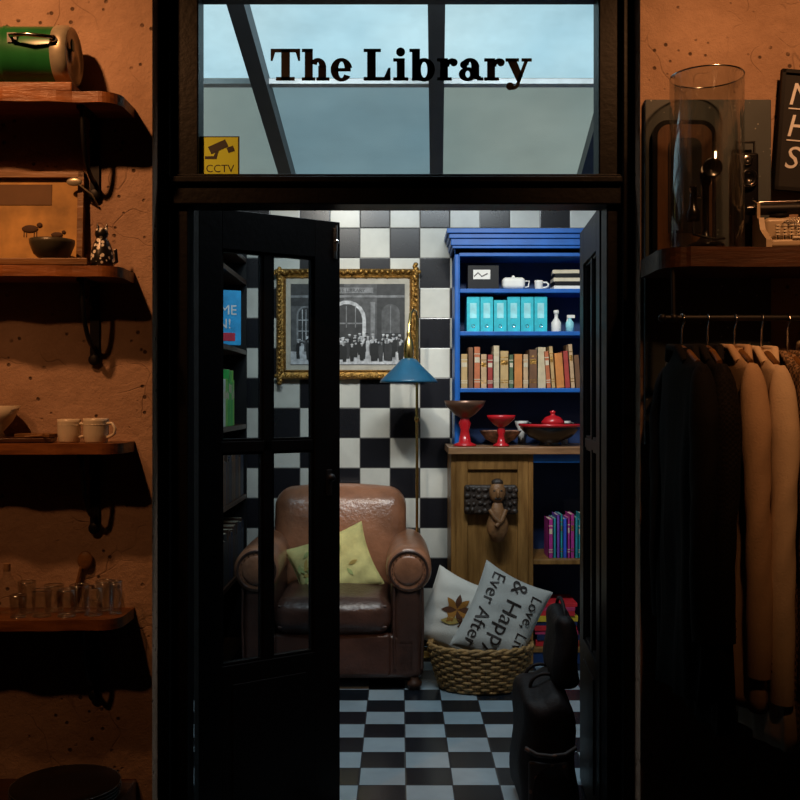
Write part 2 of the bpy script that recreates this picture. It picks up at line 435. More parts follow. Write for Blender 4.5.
for q in ((-W,W,0,.02),(-W,W,H-.02,H),(-W,-W+.02,0,H),(W-.02,W,0,H)): b.bx(q[0],q[1],-.02,.006,q[2],q[3],traw)
b.bx(-.2,.17,-.006,-.004,.22,.29,mat('drawing_dark_panel',(.12,.06,.02),.7))
for i,(xx,zz,ss) in enumerate(((.10,.14,.7),(.19,.12,.5),(-.1,.14,.7))):
    b.sph((xx,-.006,zz),(.04*ss,.003,.018*ss),drawk); b.sph((xx+.045*ss,-.006,zz+.018*ss),(.014*ss,.003,.012*ss),drawk)
    for dx in (-.03,-.018,.018,.03): b.bx(xx+dx*ss,xx+dx*ss+.003,-.006,-.004,zz-.04*ss,zz,drawk)
b.end(.002)
b=B('wooden_tray'); b.bx(-1.6,-.99,3.17,3.27,1.778,1.792,traw); b.bx(-1.6,-.99,3.165,3.172,1.778,1.80,traw); b.end(.002)
stone=mat('dark_stoneware',(.055,.05,.035),.35)
b=B('stoneware_bowl'); b.lathe([(0,.002),(.03,.002),(.034,.008),(.058,.03),(.07,.062),(.071,.075),(.067,.075),(.055,.035),(.03,.014),(0,.012)],(-1.12,3.22,1.79),stone); b.end()
spk=speck('black_white_dots',(.012,.012,.012),(.75,.73,.66),75,.38,.3)
b=B('spotted_cat_figurine')
c=(-.965,3.24,1.777)
b.lathe([(0,0),(.034,0),(.038,.02),(.036,.05),(.026,.08),(.018,.095)],c,spk); b.sph((c[0],c[1]-.006,c[2]+.11),(.022,.02,.02),spk)
for d in (-.012,.012): b.cyl((c[0]+d,c[1],c[2]+.122),(c[0]+d*1.3,c[1],c[2]+.145),.008,spk,8,r2=.001)
b.tube([(c[0]+.03,c[1],c[2]+.01),(c[0]+.05,c[1]-.01,c[2]+.02),(c[0]+.045,c[1]-.01,c[2]+.06)],.006,spk,8)
b.end()
b=B('spoon_hook'); b.sph((-1.075,3.30,2.07),(.026,.006,.014),steel); b.tube([(-1.06,3.30,2.062),(-1.02,3.31,2.03),(-1.01,3.345,2.0)],.003,steel,6); b.end()
def mug(c,r=.04,h=.072,m=cream,ha=0):
    b=B('coffee_mug'); b.lathe([(0,0),(r*.86,0),(r*.9,.004),(r,.03),(r,h-.01),(r*1.02,h),(r*.95,h),(r*.92,.01),(0,.008)],c,m)
    b.lathe([(r*1.005,h*.72),(r*1.03,h*.74),(r*1.005,h*.76)],c,m)
    ca,sa=math.cos(R(ha)),math.sin(R(ha))
    b.tube([(c[0]+(r*.9+q)*ca,c[1]+(r*.9+q)*sa,c[2]+z) for q,z in ((0,h*.8),(.022,h*.8),(.032,h*.6),(.03,h*.38),(.015,h*.25),(0,h*.22))],.005,m,8)
    b.end()
mug((-1.075,3.25,1.213),.037,.075,ha=-10); mug((-.98,3.225,1.213),.040,.078,ha=-15)
b=B('serving_board'); b.box((-1.22,3.24,1.221),(.19,.12,.014),darkw,(0,0,10)); b.tube([(-1.2,3.2,1.232),(-1.14,3.20,1.236),(-1.13,3.17,1.238)],.005,traw,6); b.box((-1.18,3.25,1.235),(.12,.07,.012),traw,(0,0,-8)); b.end(.003)
b=B('white_bowl'); b.lathe([(0,0),(.03,0),(.02,.015),(.05,.05),(.075,.1),(.072,.1),(.045,.055),(0,.03)],(-1.315,3.26,1.213+.018),cream)
b.bx(-1.37,-1.325,3.20,3.32,1.213,1.231,darkw); b.bx(-1.37,-1.27,3.22,3.30,1.213,1.231,darkw); b.end()
for i,(gx,gy,r,h) in enumerate(((-1.22,3.27,.03,.10),(-1.15,3.21,.033,.085),(-1.14,3.295,.033,.085),(-1.07,3.21,.033,.085),(-1.055,3.29,.033,.085),(-.99,3.23,.033,.09),(-.975,3.31,.032,.095),(-.925,3.25,.023,.105),(-1.22,3.195,.028,.07))):
    b=B('drinking_glass'); b.lathe([(0,.001),(r*.85,.001),(r,h),(r*.94,h),(r*.78,.012),(0,.01)],(gx,gy,.656),cglass,24)
    b.tube([(gx+r*.97*math.cos(R(a)),gy+r*.97*math.sin(R(a)),.656+h) for a in range(0,360,20)],.0016,chrome,5,closed=True)
    b.tube([(gx+r*.86*math.cos(R(a)),gy+r*.86*math.sin(R(a)),.658) for a in range(0,360,20)],.0014,chrome,5,closed=True); b.end()
cork=mat('cork',(.32,.18,.09),.8)
b=B('glass_bottle'); b.lathe([(0,0),(.03,.001),(.032,.01),(.032,.09),(.012,.12),(.012,.14),(.015,.145)],(-1.285,3.27,.656),cglass,24); b.cyl((-1.285,3.27,.79),(-1.285,3.27,.815),.011,cork,12); b.end()
b=B('wooden_scoop'); b.tube([(-1.095,3.335,.665),(-1.06,3.335,.80)],.007,traw,8); b.sph((-1.05,3.335,.815),(.026,.010,.032),traw); b.end()
plate=mat('dark_plate',(.006,.006,.006),.3); rimm=mat('plate_rim_highlight',(.10,.09,.08),.25)  # rim highlight put into the colour: paler edge on black plates
b=B('plate_stack')
for i in range(4):
    b.lathe([(0,.0),(.10,.0),(.165,.012),(.17,.016),(.165,.018),(.10,.006),(0,.006)],(-1.06,3.17,.086+i*.0105),plate,48)
    b.tube([(-1.06+.169*math.cos(R(a)),3.17+.169*math.sin(R(a)),.086+i*.0105+.016) for a in range(0,360,10)],.002,rimm,6,closed=True)
b.end()

# ------------------------------------------------------------ right wall
b=B('slate_panel'); b.bx(.815,1.235,3.325,3.350,1.2,2.35,slate); b.end(.003)
b=B('wall_shelf_right'); pts=[(1.95,3.325),(1.95,3.03)]
for i in range(30): xx=1.95-1.07*i/29; pts.append((xx,3.03+.006*math.sin(xx*13)))
for i in range(1,9):
    a=R(270-90*i/8); pts.append((.885+.085*math.cos(a),3.115+.085*math.sin(a)))
pts.append((.80,3.325)); b.prism(pts,'Z',1.755,1.815,darkw); b.end(.008)
b=B('shelf_bracket_right')
for X in (1.42,1.8):
    b.bx(X-.015,X+.015,3.312,3.324,1.66,1.755,blackm); b.tube([(X,3.315,1.665),(X,3.25,1.69),(X,3.2,1.75)],.01,blackm,8)
b.end()
b=B('glass_cylinder_vase')
b.lathe([(0,.002),(.113,.002),(.115,.01),(.115,.56),(.112,.56),(.112,.014),(0,.012)],(.975,3.178,1.816),cglass,48)
b.tube([(.975+.1135*math.cos(R(a)),3.178+.1135*math.sin(R(a)),2.377) for a in range(0,360,10)],.0026,chrome,6,closed=True); b.end()
brownw=wood('walnut',(.06,.025,.010),(.16,.07,.028),'Z',.35)
b=B('antique_radio_case')
def arch(x0,x1,z0,zt,r): 
    return [(x0,z0),(x1,z0)]+[(x1-r+r*math.cos(R(a)),zt-r+r*math.sin(R(a))) for a in range(0,91,15)]+[(x0+r+r*math.cos(R(a)),zt-r+r*math.sin(R(a))) for a in range(90,181,15)]
b.prism(arch(.835,1.045,1.817,2.275,.05),'Y',3.303,3.324,blackgl)
b.prism(arch(.850,1.030,1.832,2.260,.04),'Y',3.300,3.304,brownw)
b.prism(arch(.885,.995,1.90,2.215,.03),'Y',3.297,3.301,blackm)
b.end(.003)
b=B('candlestick_telephone')
c=(.975,3.19,1.831)
b.lathe([(0,0),(.055,0),(.06,.008),(.055,.016),(.03,.024),(.014,.04),(.011,.06),(.011,.2),(.016,.21),(.02,.23),(0,.24)],c,blackgl)
b.tube([(c[0],c[1],c[2]+.235),(c[0],c[1]-.03,c[2]+.245)],[.02,.024],blackgl,16)
Tm=Matrix.Translation((c[0],c[1]-.03,c[2]+.245))@Matrix.Rotation(R(90),4,'X')
b.lathe([(.012,0),(.014,.01),(.03,.035),(.032,.04),(.026,.04),(0,.02)],(0,0,0),blackgl,20,T=Tm)
b.lathe([(0,0),(.02,0),(.022,.03),(.014,.04),(.011,.06),(.012,.11),(0,.115)],(c[0]-.04,c[1],c[2]+.09),blackgl,20)
b.tube([(c[0],c[1],c[2]+.16),(c[0]-.04,c[1],c[2]+.17),(c[0]-.055,c[1]-.01,c[2]+.19)],.004,chrome,8)
b.tube([(c[0]-.04,c[1],c[2]+.09),(c[0]-.05,c[1]-.04,c[2]+.04),(c[0]+.01,c[1]-.07,c[2]+.02),(c[0]+.05,c[1]-.03,c[2]+.03)],.004,blackm,6)
b.end()
def typewriter(name,c,sc,body,keym,rz=0):
    b=B(name); b.T=Matrix.Translation(c)@Matrix.Rotation(R(rz),4,'Z')@Matrix.Scale(sc,4)
    sp=[(-.13,0),(-.13,.03),(-.03,.08),(0,.13),(.09,.14),(.11,.12),(.11,0)]
    b.prism(sp,'X',-.15,-.13,body); b.prism(sp,'X',.13,.15,body)
    b.rbox((0,.05,.068),(.26,.11,.125),.02,body)
    b.rbox((0,-.04,.015),(.27,.18,.028),.01,body)
    for r_ in range(4):
        for k in range(10):
            kx=-.108+.024*k+.006*r_; ky=-.115+.025*r_; kz=.045+.015*r_
            b.cyl((kx,ky,.025),(kx,ky,kz),.0025,blackm,6); b.cyl((kx,ky,kz),(kx,ky,kz+.005),.0095,keym,12)
    b.bx(-.06,.06,-.135,-.125,.03,.038,keym)
    for k in range(17):
        a=R(20+140*k/16); b.tube([(.02*math.cos(a),-.01,.09),(.075*math.cos(a),-.02+.02*math.sin(a),.09+.04*math.sin(a))],.002,chrome,5)
    b.cyl((-.16,.06,.170),(.16,.06,.170),.021,blackm,20)
    for sx in (-1,1):
        b.cyl((sx*.16,.06,.170),(sx*.18,.06,.170),.020,blackgl,16); b.bx(sx*.145-.006,sx*.145+.006,.02,.1,.12,.19,body)
        b.cyl((sx*.07,.03,.135),(sx*.07,.03,.143),.035,blackm,24)
    b.tube([(-.15,.03,.185),(-.17,.0,.20),(-.17,-.02,.195)],.004,chrome,8)
    b.tube([(-.13,.10,.205),(.13,.10,.205)],.004,chrome,8)
    b.end(.0015)
beige=mat('beige_enamel',(.42,.33,.22),.4)
typewriter('typewriter',(1.265,3.155,1.817),.86,beige,cream,-8)
b=B('vintage_box_camera')
cx_=1.138
b.rbox((cx_,3.298,1.99),(.080,.040,.345),.010,blackgl)
Tm=Matrix.Translation((cx_,3.278,2.075))@Matrix.Rotation(R(90),4,'X')
b.lathe([(.028,0),(.030,.004),(.028,.014),(.022,.016),(.018,.008),(0,.006)],(0,0,0),blackgl,28,T=Tm)
b.lathe([(.0285,.012),(.031,.014),(.0285,.016)],(0,0,0),chrome,28,T=Tm)
Tm=Matrix.Translation((cx_,3.278,2.135))@Matrix.Rotation(R(90),4,'X')
b.lathe([(.016,0),(.018,.004),(.014,.008),(0,.004)],(0,0,0),chrome,24,T=Tm)
b.tube([(cx_-.03,3.298,2.155),(cx_-.03,3.298,2.20),(cx_+.03,3.298,2.20),(cx_+.03,3.298,2.155)],.005,blackm,8)
b.end()
b=B('chalkboard_sign')
cb=mat('chalkboard',(.010,.010,.011),.8); chalk=mat('chalk',(.72,.72,.74),.9)
b.T=Matrix.Translation((1.235,3.305,2.045))@Matrix.Rotation(R(2),4,'Z')@Matrix.Rotation(R(4),4,'Y')
b.bx(0,.5,0,.012,0,.40,cb)
for q in ((0,.5,0,.012),(0,.5,.388,.4),(0,.012,0,.4),(.488,.5,0,.4)): b.bx(q[0],q[1],-.008,.012,q[2],q[3],blackm)
b.bx(.10,.12,.001,.012,-.21,.0,blackm); b.bx(.44,.46,.001,.012,-.18,.0,blackm)
for i,t in enumerate(('Mens','Hats &','Scarves')):
    vs,fs=textpolys(t,.105,'LEFT',shear=.2); b.add([(.025+v[0],-.002,.285-.105*i+v[1]) for v in vs],fs,chalk)
for zz in (.270,.165): b.bx(.03,.4,-.003,-.001,zz,zz+.004,chalk)
b.end()
b=B('clothes_rail'); b.cyl((.80,3.05,1.60),(1.95,3.05,1.60),.009,blackm,14)
for X in (.835,1.9): b.cyl((X,3.05,1.60),(X,3.06,1.756),.007,blackm,10); b.sph((X,3.05,1.60),.014,blackm)
b.sph((.80,3.05,1.60),.013,blackm); b.end()
def fabric(name,c,var=.12,weave=0):
    m,nt,o=new(name); p=princ(nt,o,.85,0,.2)
    v=pos(nt); f=noise(nt,v,9,6)
    col=mixc(nt,mrange(nt,f,.3,.7),tuple(a*(1-var) for a in c),tuple(a*(1+var) for a in c))
    if weave:
        ck=nt.nodes.new('ShaderNodeTexChecker'); ck.inputs['Scale'].default_value=weave; nt.links.new(v,ck.inputs[0])
        col=mixc(nt,ck.outputs['Fac'],col,tuple(a*.3 for a in c))
    nt.links.new(col,p.inputs['Base Color']); bump(nt,p,noise(nt,v,220,3),.35,.004); return m
def garment(X,m,L,top=1.495,thick=.032,sl_=.80,name='jacket',tilt=0,seed=0,hw=.185):
    rnd=random.Random(seed); b=B(name)
    b.T=Matrix.Translation((X,3.05,0))@Matrix.Rotation(R(tilt),4,'Z')
    secs=[]; n=30; ph=[rnd.uniform(0,6) for _ in range(5)]
    for i in range(n+1):
        t=i/n; z=top-L+t*(L-.055)
        h=hw*(1.10-.18*t); th=thick*(1.2-.35*t)
        secs.append((z,h,th,1-t))
    for q,(hh,tt) in zip((.045,.032,.018,.004,0,-.012),((.84,.82),(.66,.72),(.48,.66),(.34,.6),(.30,.6),(.28,.5))):
        secs.append((top-q,hw*hh,thick*tt,0))
    seg=72; vs=[]
    for (z,h,th,fo) in secs:
        for k in range(seg):
            a=2*math.pi*k/seg; cy,sx=math.cos(a),math.sin(a)
            yy=h*math.copysign(abs(cy)**.7,cy); xx=th*math.copysign(abs(sx)**.8,sx)
            xx+=fo*.011*math.sin(yy*42+ph[0]+z*2)+fo*.006*math.sin(yy*90+ph[1]-z*3)+.003*math.sin(z*14+yy*22+ph[4])
            yy+=.01*math.sin(z*9+ph[2])
            vs.append((xx,yy,z))
    fs=[]
    for j in range(len(secs)-1):
        for k in range(seg):
            l=(k+1)%seg; fs.append((j*seg+k,j*seg+l,(j+1)*seg+l,(j+1)*seg+k))
    fs.append(tuple(range(seg))); b.add(vs,fs,m,True)
    for sy in (-1,1):
        ns=40; sg=28; vs=[]
        for i in range(ns+1):
            t=i/ns
            cxx=.005*math.sin(t*5+ph[3]); cyy=sy*(hw*.80+.030*min(1,t*5)+.010*t-.02*max(0,t-.5)); zz=top-.040-sl_*t
            r=(.030+.016*math.sin(min(1,t*4)*1.57))*(1-.24*t)
            if i==0: r*=.45
            elif i==1: r*=.78
            elif i==2: r*=.93
            for k in range(sg):
                a=2*math.pi*k/sg
                q=r*(1+.07*math.sin(2*a+t*9+ph[0])+.045*math.sin(t*34+3*a+ph[1])*math.sin(t*3.1))
                vs.append((cxx+q*.92*math.cos(a),cyy+q*1.05*math.sin(a),zz))
        b.add(vs,[(i*sg+k,i*sg+(k+1)%sg,(i+1)*sg+(k+1)%sg,(i+1)*sg+k) for i in range(ns) for k in range(sg)]+[tuple(range(sg))],m,True)
        b.add(vs[-sg:],[tuple(range(sg))],m)
        for q_ in range(3): b.sph((cxx+.028,cyy-sy*.0-.018,zz+.02+.022*q_),.005,darkw,8,6)
    b.tube([(-.016,-.075,top-.03),(-.026,-.04,top+.012),(-.025,.04,top+.018),(-.016,.075,top-.02)],.012,m,10)
    b.tube([(.016,-.075,top-.03),(.026,-.04,top+.012),(.025,.04,top+.018),(.016,.075,top-.02)],.012,m,10)
    b.tube([(0,-.13,top-.035),(0,-.06,top-.002),(0,0,top+.014),(0,.06,top-.002),(0,.13,top-.035)],.009,traw,8)
    b.tube([(0,0,top+.01),(0,0,1.565),(0,-.022,1.59),(0,-.016,1.608),(0,0,1.613),(0,.018,1.605)],.0025,chrome,8)
    b.end()
dk=fabric('black_wool',(.005,.0045,.005)); dk2=fabric('charcoal_tweed',(.009,.007,.0065),weave=140)
ca=fabric('tan_wool',(.46,.31,.19)); cc=fabric('cream_linen',(.62,.48,.33)); cw=fabric('ivory_wool',(.72,.60,.44)); tw=fabric('brown_check_tweed',(.30,.19,.11),weave=110)
garment(.86,dk,1.02,seed=1,name='black_coat',tilt=4); garment(.938,dk2,1.1,seed=2,name='black_coat',tilt=-2)
garment(1.020,ca,1.04,seed=3,name='tan_coat',tilt=2,sl_=.90); garment(1.102,cc,1.14,seed=4,name='cream_coat',tilt=-1,sl_=.97,top=1.49)
garment(1.182,tw,1.14,seed=5,name='tweed_jacket',top=1.475,sl_=.9); garment(1.262,cw,1.10,seed=6,name='ivory_coat',top=1.505,sl_=.92)
garment(1.36,dk,1.0,seed=8,name='black_coat')

B.G=IDM
# ------------------------------------------------------------ library: picture
b=B('framed_photograph'); cx,cz=-.286,1.765; W,H=.39,.302; Y=5.495
b.bx(cx-W+.04,cx+W-.04,5.475,Y,cz-H+.04,cz+H-.04,mat('photo_mount_cream',(.50,.46,.38),.7))
pw,ph=.312,.220
gry=[mat('photo_grey_%d'%i,(g,g,g*1.02),.5,var=.5,scale=30) for i,g in enumerate((.52,.08,.030,.006,.20))]
b.bx(cx-pw,cx+pw,5.472,5.475,cz-ph,cz+ph,gry[1])
b.bx(cx-pw,cx-.02,5.4705,5.472,cz+.10,cz+ph,gry[2])
b.bx(cx+.16,cx+pw,5.4705,5.472,cz-.15,cz+ph,gry[2])
def archw(x0,x1,z0,z1,m,y=5.4695):
    r=(x1-x0)/2; b.prism([(x0,z0),(x1,z0)]+[((x0+x1)/2+r*math.cos(R(a)),z1-r+r*math.sin(R(a))) for a in range(0,181,20)],'Y',y,5.472,m)
archw(cx-.28,cx-.18,cz-.10,cz+.10,gry[4]); archw(cx-.27,cx-.19,cz-.09,cz+.09,gry[2],5.469)
for q in (-.25,-.23,-.21): b.bx(cx+q,cx+q+.004,5.468,5.47,cz-.09,cz+.08,gry[0])
for q in (-.04,.02): b.bx(cx-.27,cx-.19,5.468,5.47,cz+q,cz+q+.004,gry[0])
b.bx(cx-.155,cx-.13,5.469,5.472,cz-.14,cz+.12,gry[4]); b.bx(cx+.125,cx+.15,5.469,5.472,cz-.14,cz+.12,gry[4])
archw(cx-.11,cx+.10,cz-.14,cz+.13,gry[0]); archw(cx-.09,cx+.08,cz-.14,cz+.11,gry[2],5.469)
for q in (-.06,-.01,.04): b.bx(cx+q,cx+q+.005,5.468,5.47,cz-.02,cz+.10,gry[4])
b.bx(cx-.09,cx+.08,5.468,5.47,cz+.0,cz+.008,gry[4])
archw(cx+.185,cx+.285,cz-.05,cz+.11,gry[1],5.469); b.bx(cx+.232,cx+.237,5.468,5.47,cz-.05,cz+.10,gry[4])
b.bx(cx-pw,cx+pw,5.469,5.471,cz+.145,cz+.158,gry[4]); b.bx(cx-.12,cx+.14,5.469,5.471,cz+.168,cz+.200,gry[4])
vs,fs=textpolys('FREE LIBRARY',.028); b.add([(cx+.01+v[0],5.4685,cz+.175+v[1]) for v in vs],fs,gry[2])
b.bx(cx-pw,cx+pw,5.469,5.471,cz-ph,cz-.15,gry[0])
for i in range(95):
    xx=cx-.13+random.random()*.43 if i>14 else cx-.28+random.random()*.2
    dp=random.random()
    hh=(.075+random.random()*.03)*(1.25-.4*dp); zz=cz-.205+.07*dp; m_=random.choice((gry[3],gry[3],gry[3],gry[2],gry[2],gry[0]))
    y_=5.4655+.002*dp
    w_=.011*(1.2-.3*dp)
    b.prism([(xx-w_*.7,zz),(xx+w_*.7,zz),(xx+w_,zz+hh*.45),(xx+w_*.9,zz+hh*.72),(xx+w_*.3,zz+hh*.8),(xx-w_*.3,zz+hh*.8),(xx-w_*.9,zz+hh*.72),(xx-w_,zz+hh*.45)],'Y',y_,y_+.0008,m_)
    b.sph((xx,y_,zz+hh*.88),(.006,.001,.008),random.choice((gry[0],gry[0],gry[4])),8,6); b.sph((xx,y_-.0005,zz+hh*.97),(.009,.001,.0045),random.choice((gry[3],gry[0])),8,6)
for (a,c_) in (((cx-W,cz+H),(cx+W,cz+H)),((cx+W,cz+H),(cx+W,cz-H)),((cx+W,cz-H),(cx-W,cz-H)),((cx-W,cz-H),(cx-W,cz+H))):
    a=Vector((a[0],0,a[1]));c_=Vector((c_[0],0,c_[1])); ctr=Vector((cx,0,cz)); d=(c_-a).normalized()
    nrm=Vector((d.z,0,-d.x)); 
    if (ctr-a).dot(nrm)<0: nrm=-nrm
    prof=[(0,0),(0,.03),(.010,.045),(.022,.035),(.038,.028),(.046,.034),(.052,.02),(.052,0)]
    vs=[]
    for e,sg in ((a,1),(c_,-1)):
        for (w_,dp) in prof:
            p=e+nrm*w_+d*w_*sg; vs.append((p.x,Y-dp,p.z))
    n=len(prof); b.add(vs,[(i,i+1,n+i+1,n+i) for i in range(n-1)],gold)
    Ln=(c_-a).length; k=int(Ln/.028)
    for i in range(k+1):
        p=a+d*(Ln*i/k)+nrm*(.014+.004*(i%2)); b.sph((p.x,Y-.038,p.z),(.012,.009,.012),gold,8,6)
        p=p+nrm*.028
        if 0<i<k: b.sph((p.x,Y-.03,p.z),(.005,.005,.005),gold,6,5)
    for q,sc in ((a,1),((a+c_)/2,.8)):
        p=q+nrm*.018+(d*.018 if sc==1 else d*0)
        for t in range(-2,3):
            pp=p+d*.014*t*sc+nrm*(.006*abs(t)-.006)*sc; b.sph((pp.x,Y-.043,pp.z),(.012*sc,.008,.014*sc),gold,8,6)
        for s2 in (-1,1): pp=p+d*.04*s2*sc; b.sph((pp.x,Y-.042,pp.z),(.014*sc,.010,.012*sc),gold,10,6)
b.end()

# ------------------------------------------------------------ bookcase
b=B('bookcase')
xl,xr=.285,1.12; yf=5.22; yb=5.49
b.bx(xl,xl+.028,yf,yb,1.112,2.14,blue); b.bx(xr-.028,xr,yf,yb,1.112,2.14,blue)
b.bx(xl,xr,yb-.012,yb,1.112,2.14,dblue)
for z in (1.932,1.709,1.412): b.bx(xl+.028,xr-.028,yf+.005,yb-.012,z-.022,z,blue)
b.bx(xl,xr,yf,yb,2.10,2.14,blue)
for i,(o_,za,zb) in enumerate(((.0,2.115,2.14),(.012,2.14,2.155),(.02,2.155,2.19),(.03,2.19,2.215),(.042,2.215,2.24))):
    b.bx(xl-o_,xr+o_,yf-o_,yb,za,zb,blue)
b.bx(xl+.002,xl+.022,yf-.006,yf,1.112,2.11,blue)
b.bx(.245,1.16,5.06,yb,1.075,1.111,medw)
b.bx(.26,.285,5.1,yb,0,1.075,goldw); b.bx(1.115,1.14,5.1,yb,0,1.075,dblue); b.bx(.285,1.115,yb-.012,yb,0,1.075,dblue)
b.bx(.655,.68,5.1,yb,.0,1.075,goldw)
b.bx(.285,.655,5.115,5.13,.06,1.075,goldw)
for q in ((.285,.345,.06,1.075),(.60,.655,.06,1.075),(.345,.60,.995,1.075),(.345,.60,.06,.14)): b.bx(q[0],q[1],5.098,5.115,q[2],q[3],goldw)
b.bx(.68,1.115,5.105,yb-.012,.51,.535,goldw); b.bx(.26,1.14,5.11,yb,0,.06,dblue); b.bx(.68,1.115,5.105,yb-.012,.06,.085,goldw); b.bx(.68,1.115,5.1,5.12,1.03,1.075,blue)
b.end(.003)
def book_row(name,x0,x1,y,z,hs,cols,ws=(.018,.036),d=.16,pal=None):
    b=B(name); x=x0; i=0
    while x<x1-.015:
        w=random.uniform(*ws); w=min(w,x1-x); h=random.uniform(*hs); c=random.choice(cols) if not pal else cols[pal[i%len(pal)]]; yo=random.uniform(0,.012); i+=1
        T=None
        if x>x0+.42 and hs[0]<.18: 
            T=Matrix.Translation((x,0,z))@Matrix.Rotation(R(-4),4,'Y')@Matrix.Translation((-x,0,-z))
        def k(a,b1,c1,d1,e,f,m):
            b.bx(a,b1,c1,d1,e,f,m,T)
        yy=y+yo
        k(x+.0008,x+.0035,yy,yy+d,z,z+h,c); k(x+w-.0035,x+w-.0008,yy,yy+d,z,z+h,c); k(x+.0008,x+w-.0008,yy,yy+.004,z,z+h,c)
        k(x+.0035,x+w-.0035,yy+.004,yy+d-.004,z+.003,z+h-.004,page)
        if w>.014:
            g=random.choice((gold,page,c))
            for q in (.14,.2,.82): k(x+.002,x+w-.002,yy-.0006,yy,z+h*q,z+h*q+.004,g)
            k(x+.005,x+w-.005,yy-.0006,yy,z+h*.62,z+h*.75,g)
        x+=w
    return b.end()
def cm(n,c): return mat(n,c,.55,var=.2,scale=20)
old=[cm('book_tan',(.50,.33,.14)),cm('book_brown',(.16,.07,.03)),cm('book_red',(.36,.04,.03)),cm('book_cream',(.58,.47,.30)),cm('book_orange',(.60,.22,.05)),cm('book_olive',(.08,.13,.06)),cm('book_rust',(.46,.13,.05)),cm('book_pale_tan',(.55,.36,.2))]
book_row('antique_books',.318,.96,5.25,1.413,(.17,.235),old,(.024,.048),pal=(0,1,6,7,2,3,0,5,4,7,1,3,6,0,4,2,7,1,4,0))
mod=[cm('book_cobalt',(.03,.09,.6)),cm('book_crimson',(.55,.02,.05)),cm('book_magenta',(.4,.03,.25)),cm('book_teal',(.02,.3,.35)),cm('book_violet',(.15,.06,.4))]
book_row('paperback_books',.765,1.1,5.15,.536,(.19,.225),mod,(.014,.026))
cy=cm('box_file_cyan',(.02,.50,.60)); cyl_=cm('box_label_pale',(.30,.70,.75))
for i in range(6):
    b=B('box_file'); x0=.352+i*.071; hh=.165 if i in (2,) else .185
    b.bx(x0,x0+.067,5.26,5.45,1.710,1.710+hh,cy); b.bx(x0+.016,x0+.051,5.2585,5.26,1.78,1.86,cyl_); 
    b.lathe([(.006,0),(.009,.001),(.009,.003)],(0,0,0),chrome,16,T=Matrix.Translation((x0+.033,5.26,1.74))@Matrix.Rotation(R(90),4,'X')); b.end(.002)
b=B('white_bottle'); b.lathe([(0,0),(.024,0),(.026,.005),(.026,.05),(.01,.075),(.01,.095),(.014,.097),(.014,.115),(0,.117)],(.828,5.3,1.710),white,24); b.end()
b=B('spray_bottle'); b.lathe([(0,0),(.022,0),(.022,.05),(.009,.065),(.009,.075)],(.90,5.3,1.710),cyl_,24); b.bx(.885,.925,5.29,5.31,1.784,1.80,white); b.tube([(.89,5.3,1.784),(.885,5.3,1.765)],.004,white,6); b.end()
b=B('display_box'); b.bx(.357,.52,5.26,5.40,1.933,2.058,blackm); b.bx(.385,.475,5.258,5.26,1.985,2.035,white); b.tube([(.39,5.257,2.0),(.41,5.256,2.02),(.43,5.256,2.0),(.46,5.256,2.015)],.003,ink,5); b.end(.002)
b=B('sugar_bowl'); b.rbox((.60,5.3,1.966),(.12,.08,.062),.02,white); b.tube([(.655,5.3,1.98),(.685,5.3,1.98),(.68,5.3,1.95),(.655,5.3,1.945)],.004,white,6); b.sph((.6,5.3,2.0),.01,white); b.end()
mug((.735,5.3,1.933),.022,.05,white,0)
b=B('stacked_notebooks')
for i in range(5): b.box((.88,5.33,1.943+i*.021),(.14-.008*(i%2),.12,.019),(white,blackm,page,blackm,page)[i],(0,0,random.uniform(-5,5)))
b.end(.001)
brz=mat('bronze_bowl',(.16,.08,.05),.3,.5,var=.3)
def tazza(nm,c,rb,h,mb,mf):
    b=B(nm); b.lathe([(0,0),(rb*.55,0),(rb*.56,.008),(rb*.3,.02),(rb*.2,h*.35),(rb*.3,h*.5),(rb*.2,h*.62)],c,mf)
    b.lathe([(rb*.18,h*.6),(rb*.5,h*.7),(rb*.9,h*.88),(rb,h),(rb*.96,h),(rb*.85,h*.9),(rb*.4,h*.76),(0,h*.72)],c,mb); b.end()
tazza('pedestal_bowl',(.335,5.17,1.112),.108,.235,brz,red)
tazza('pedestal_bowl',(.52,5.14,1.112),.075,.16,red,red)
cnt=mat('patterned_ceramic',(.4,.2,.13),.3,var=.7,scale=40)
b=B('ceramic_bowl'); b.lathe([(0,0),(.04,0),(.04,.008),(.08,.03),(.11,.07),(.113,.075),(.107,.075),(.07,.035),(0,.02)],(.535,5.33,1.112),cnt); b.end()
b=B('red_serving_bowl'); c=(.785,5.23,1.112)
b.lathe([(0,0),(.06,0),(.06,.01),(.05,.02),(.11,.045),(.155,.09),(.158,.11),(.15,.11),(.10,.055),(0,.035)],c,blackgl,48); b.lathe([(.156,.098),(.165,.105),(.165,.114),(.152,.114)],c,red,48)
b.end()
b=B('red_lidded_pot'); c=(.80,5.235,1.151)
b.lathe([(0,0),(.055,.0),(.062,.05),(.06,.08),(.062,.084),(.04,.11),(.012,.12),(.012,.13),(.018,.138),(0,.146)],c,red,32); b.end()
for i,xx in enumerate((.66,.89)):
    b=B('teacup'); b.lathe([(0,0),(.02,0),(.022,.08),(.035,.11),(.038,.125),(.034,.125),(0,.09)],(xx,5.43,1.112),white,24); b.tube([(xx+.034,5.43,1.23),(xx+.052,5.43,1.225),(xx+.034,5.43,1.205)],.004,white,6); b.end()
crv=mat('dark_carved_wood',(.03,.018,.012),.5,var=.5,scale=30,bmp=.8,bsc=35)
crl=mat('tan_carved_wood',(.22,.10,.035),.5,var=.4,scale=20,bmp=.4)
b=B('carved_wood_panel'); b.rbox((.46,5.075,.845),(.27,.035,.15),.015,crv)
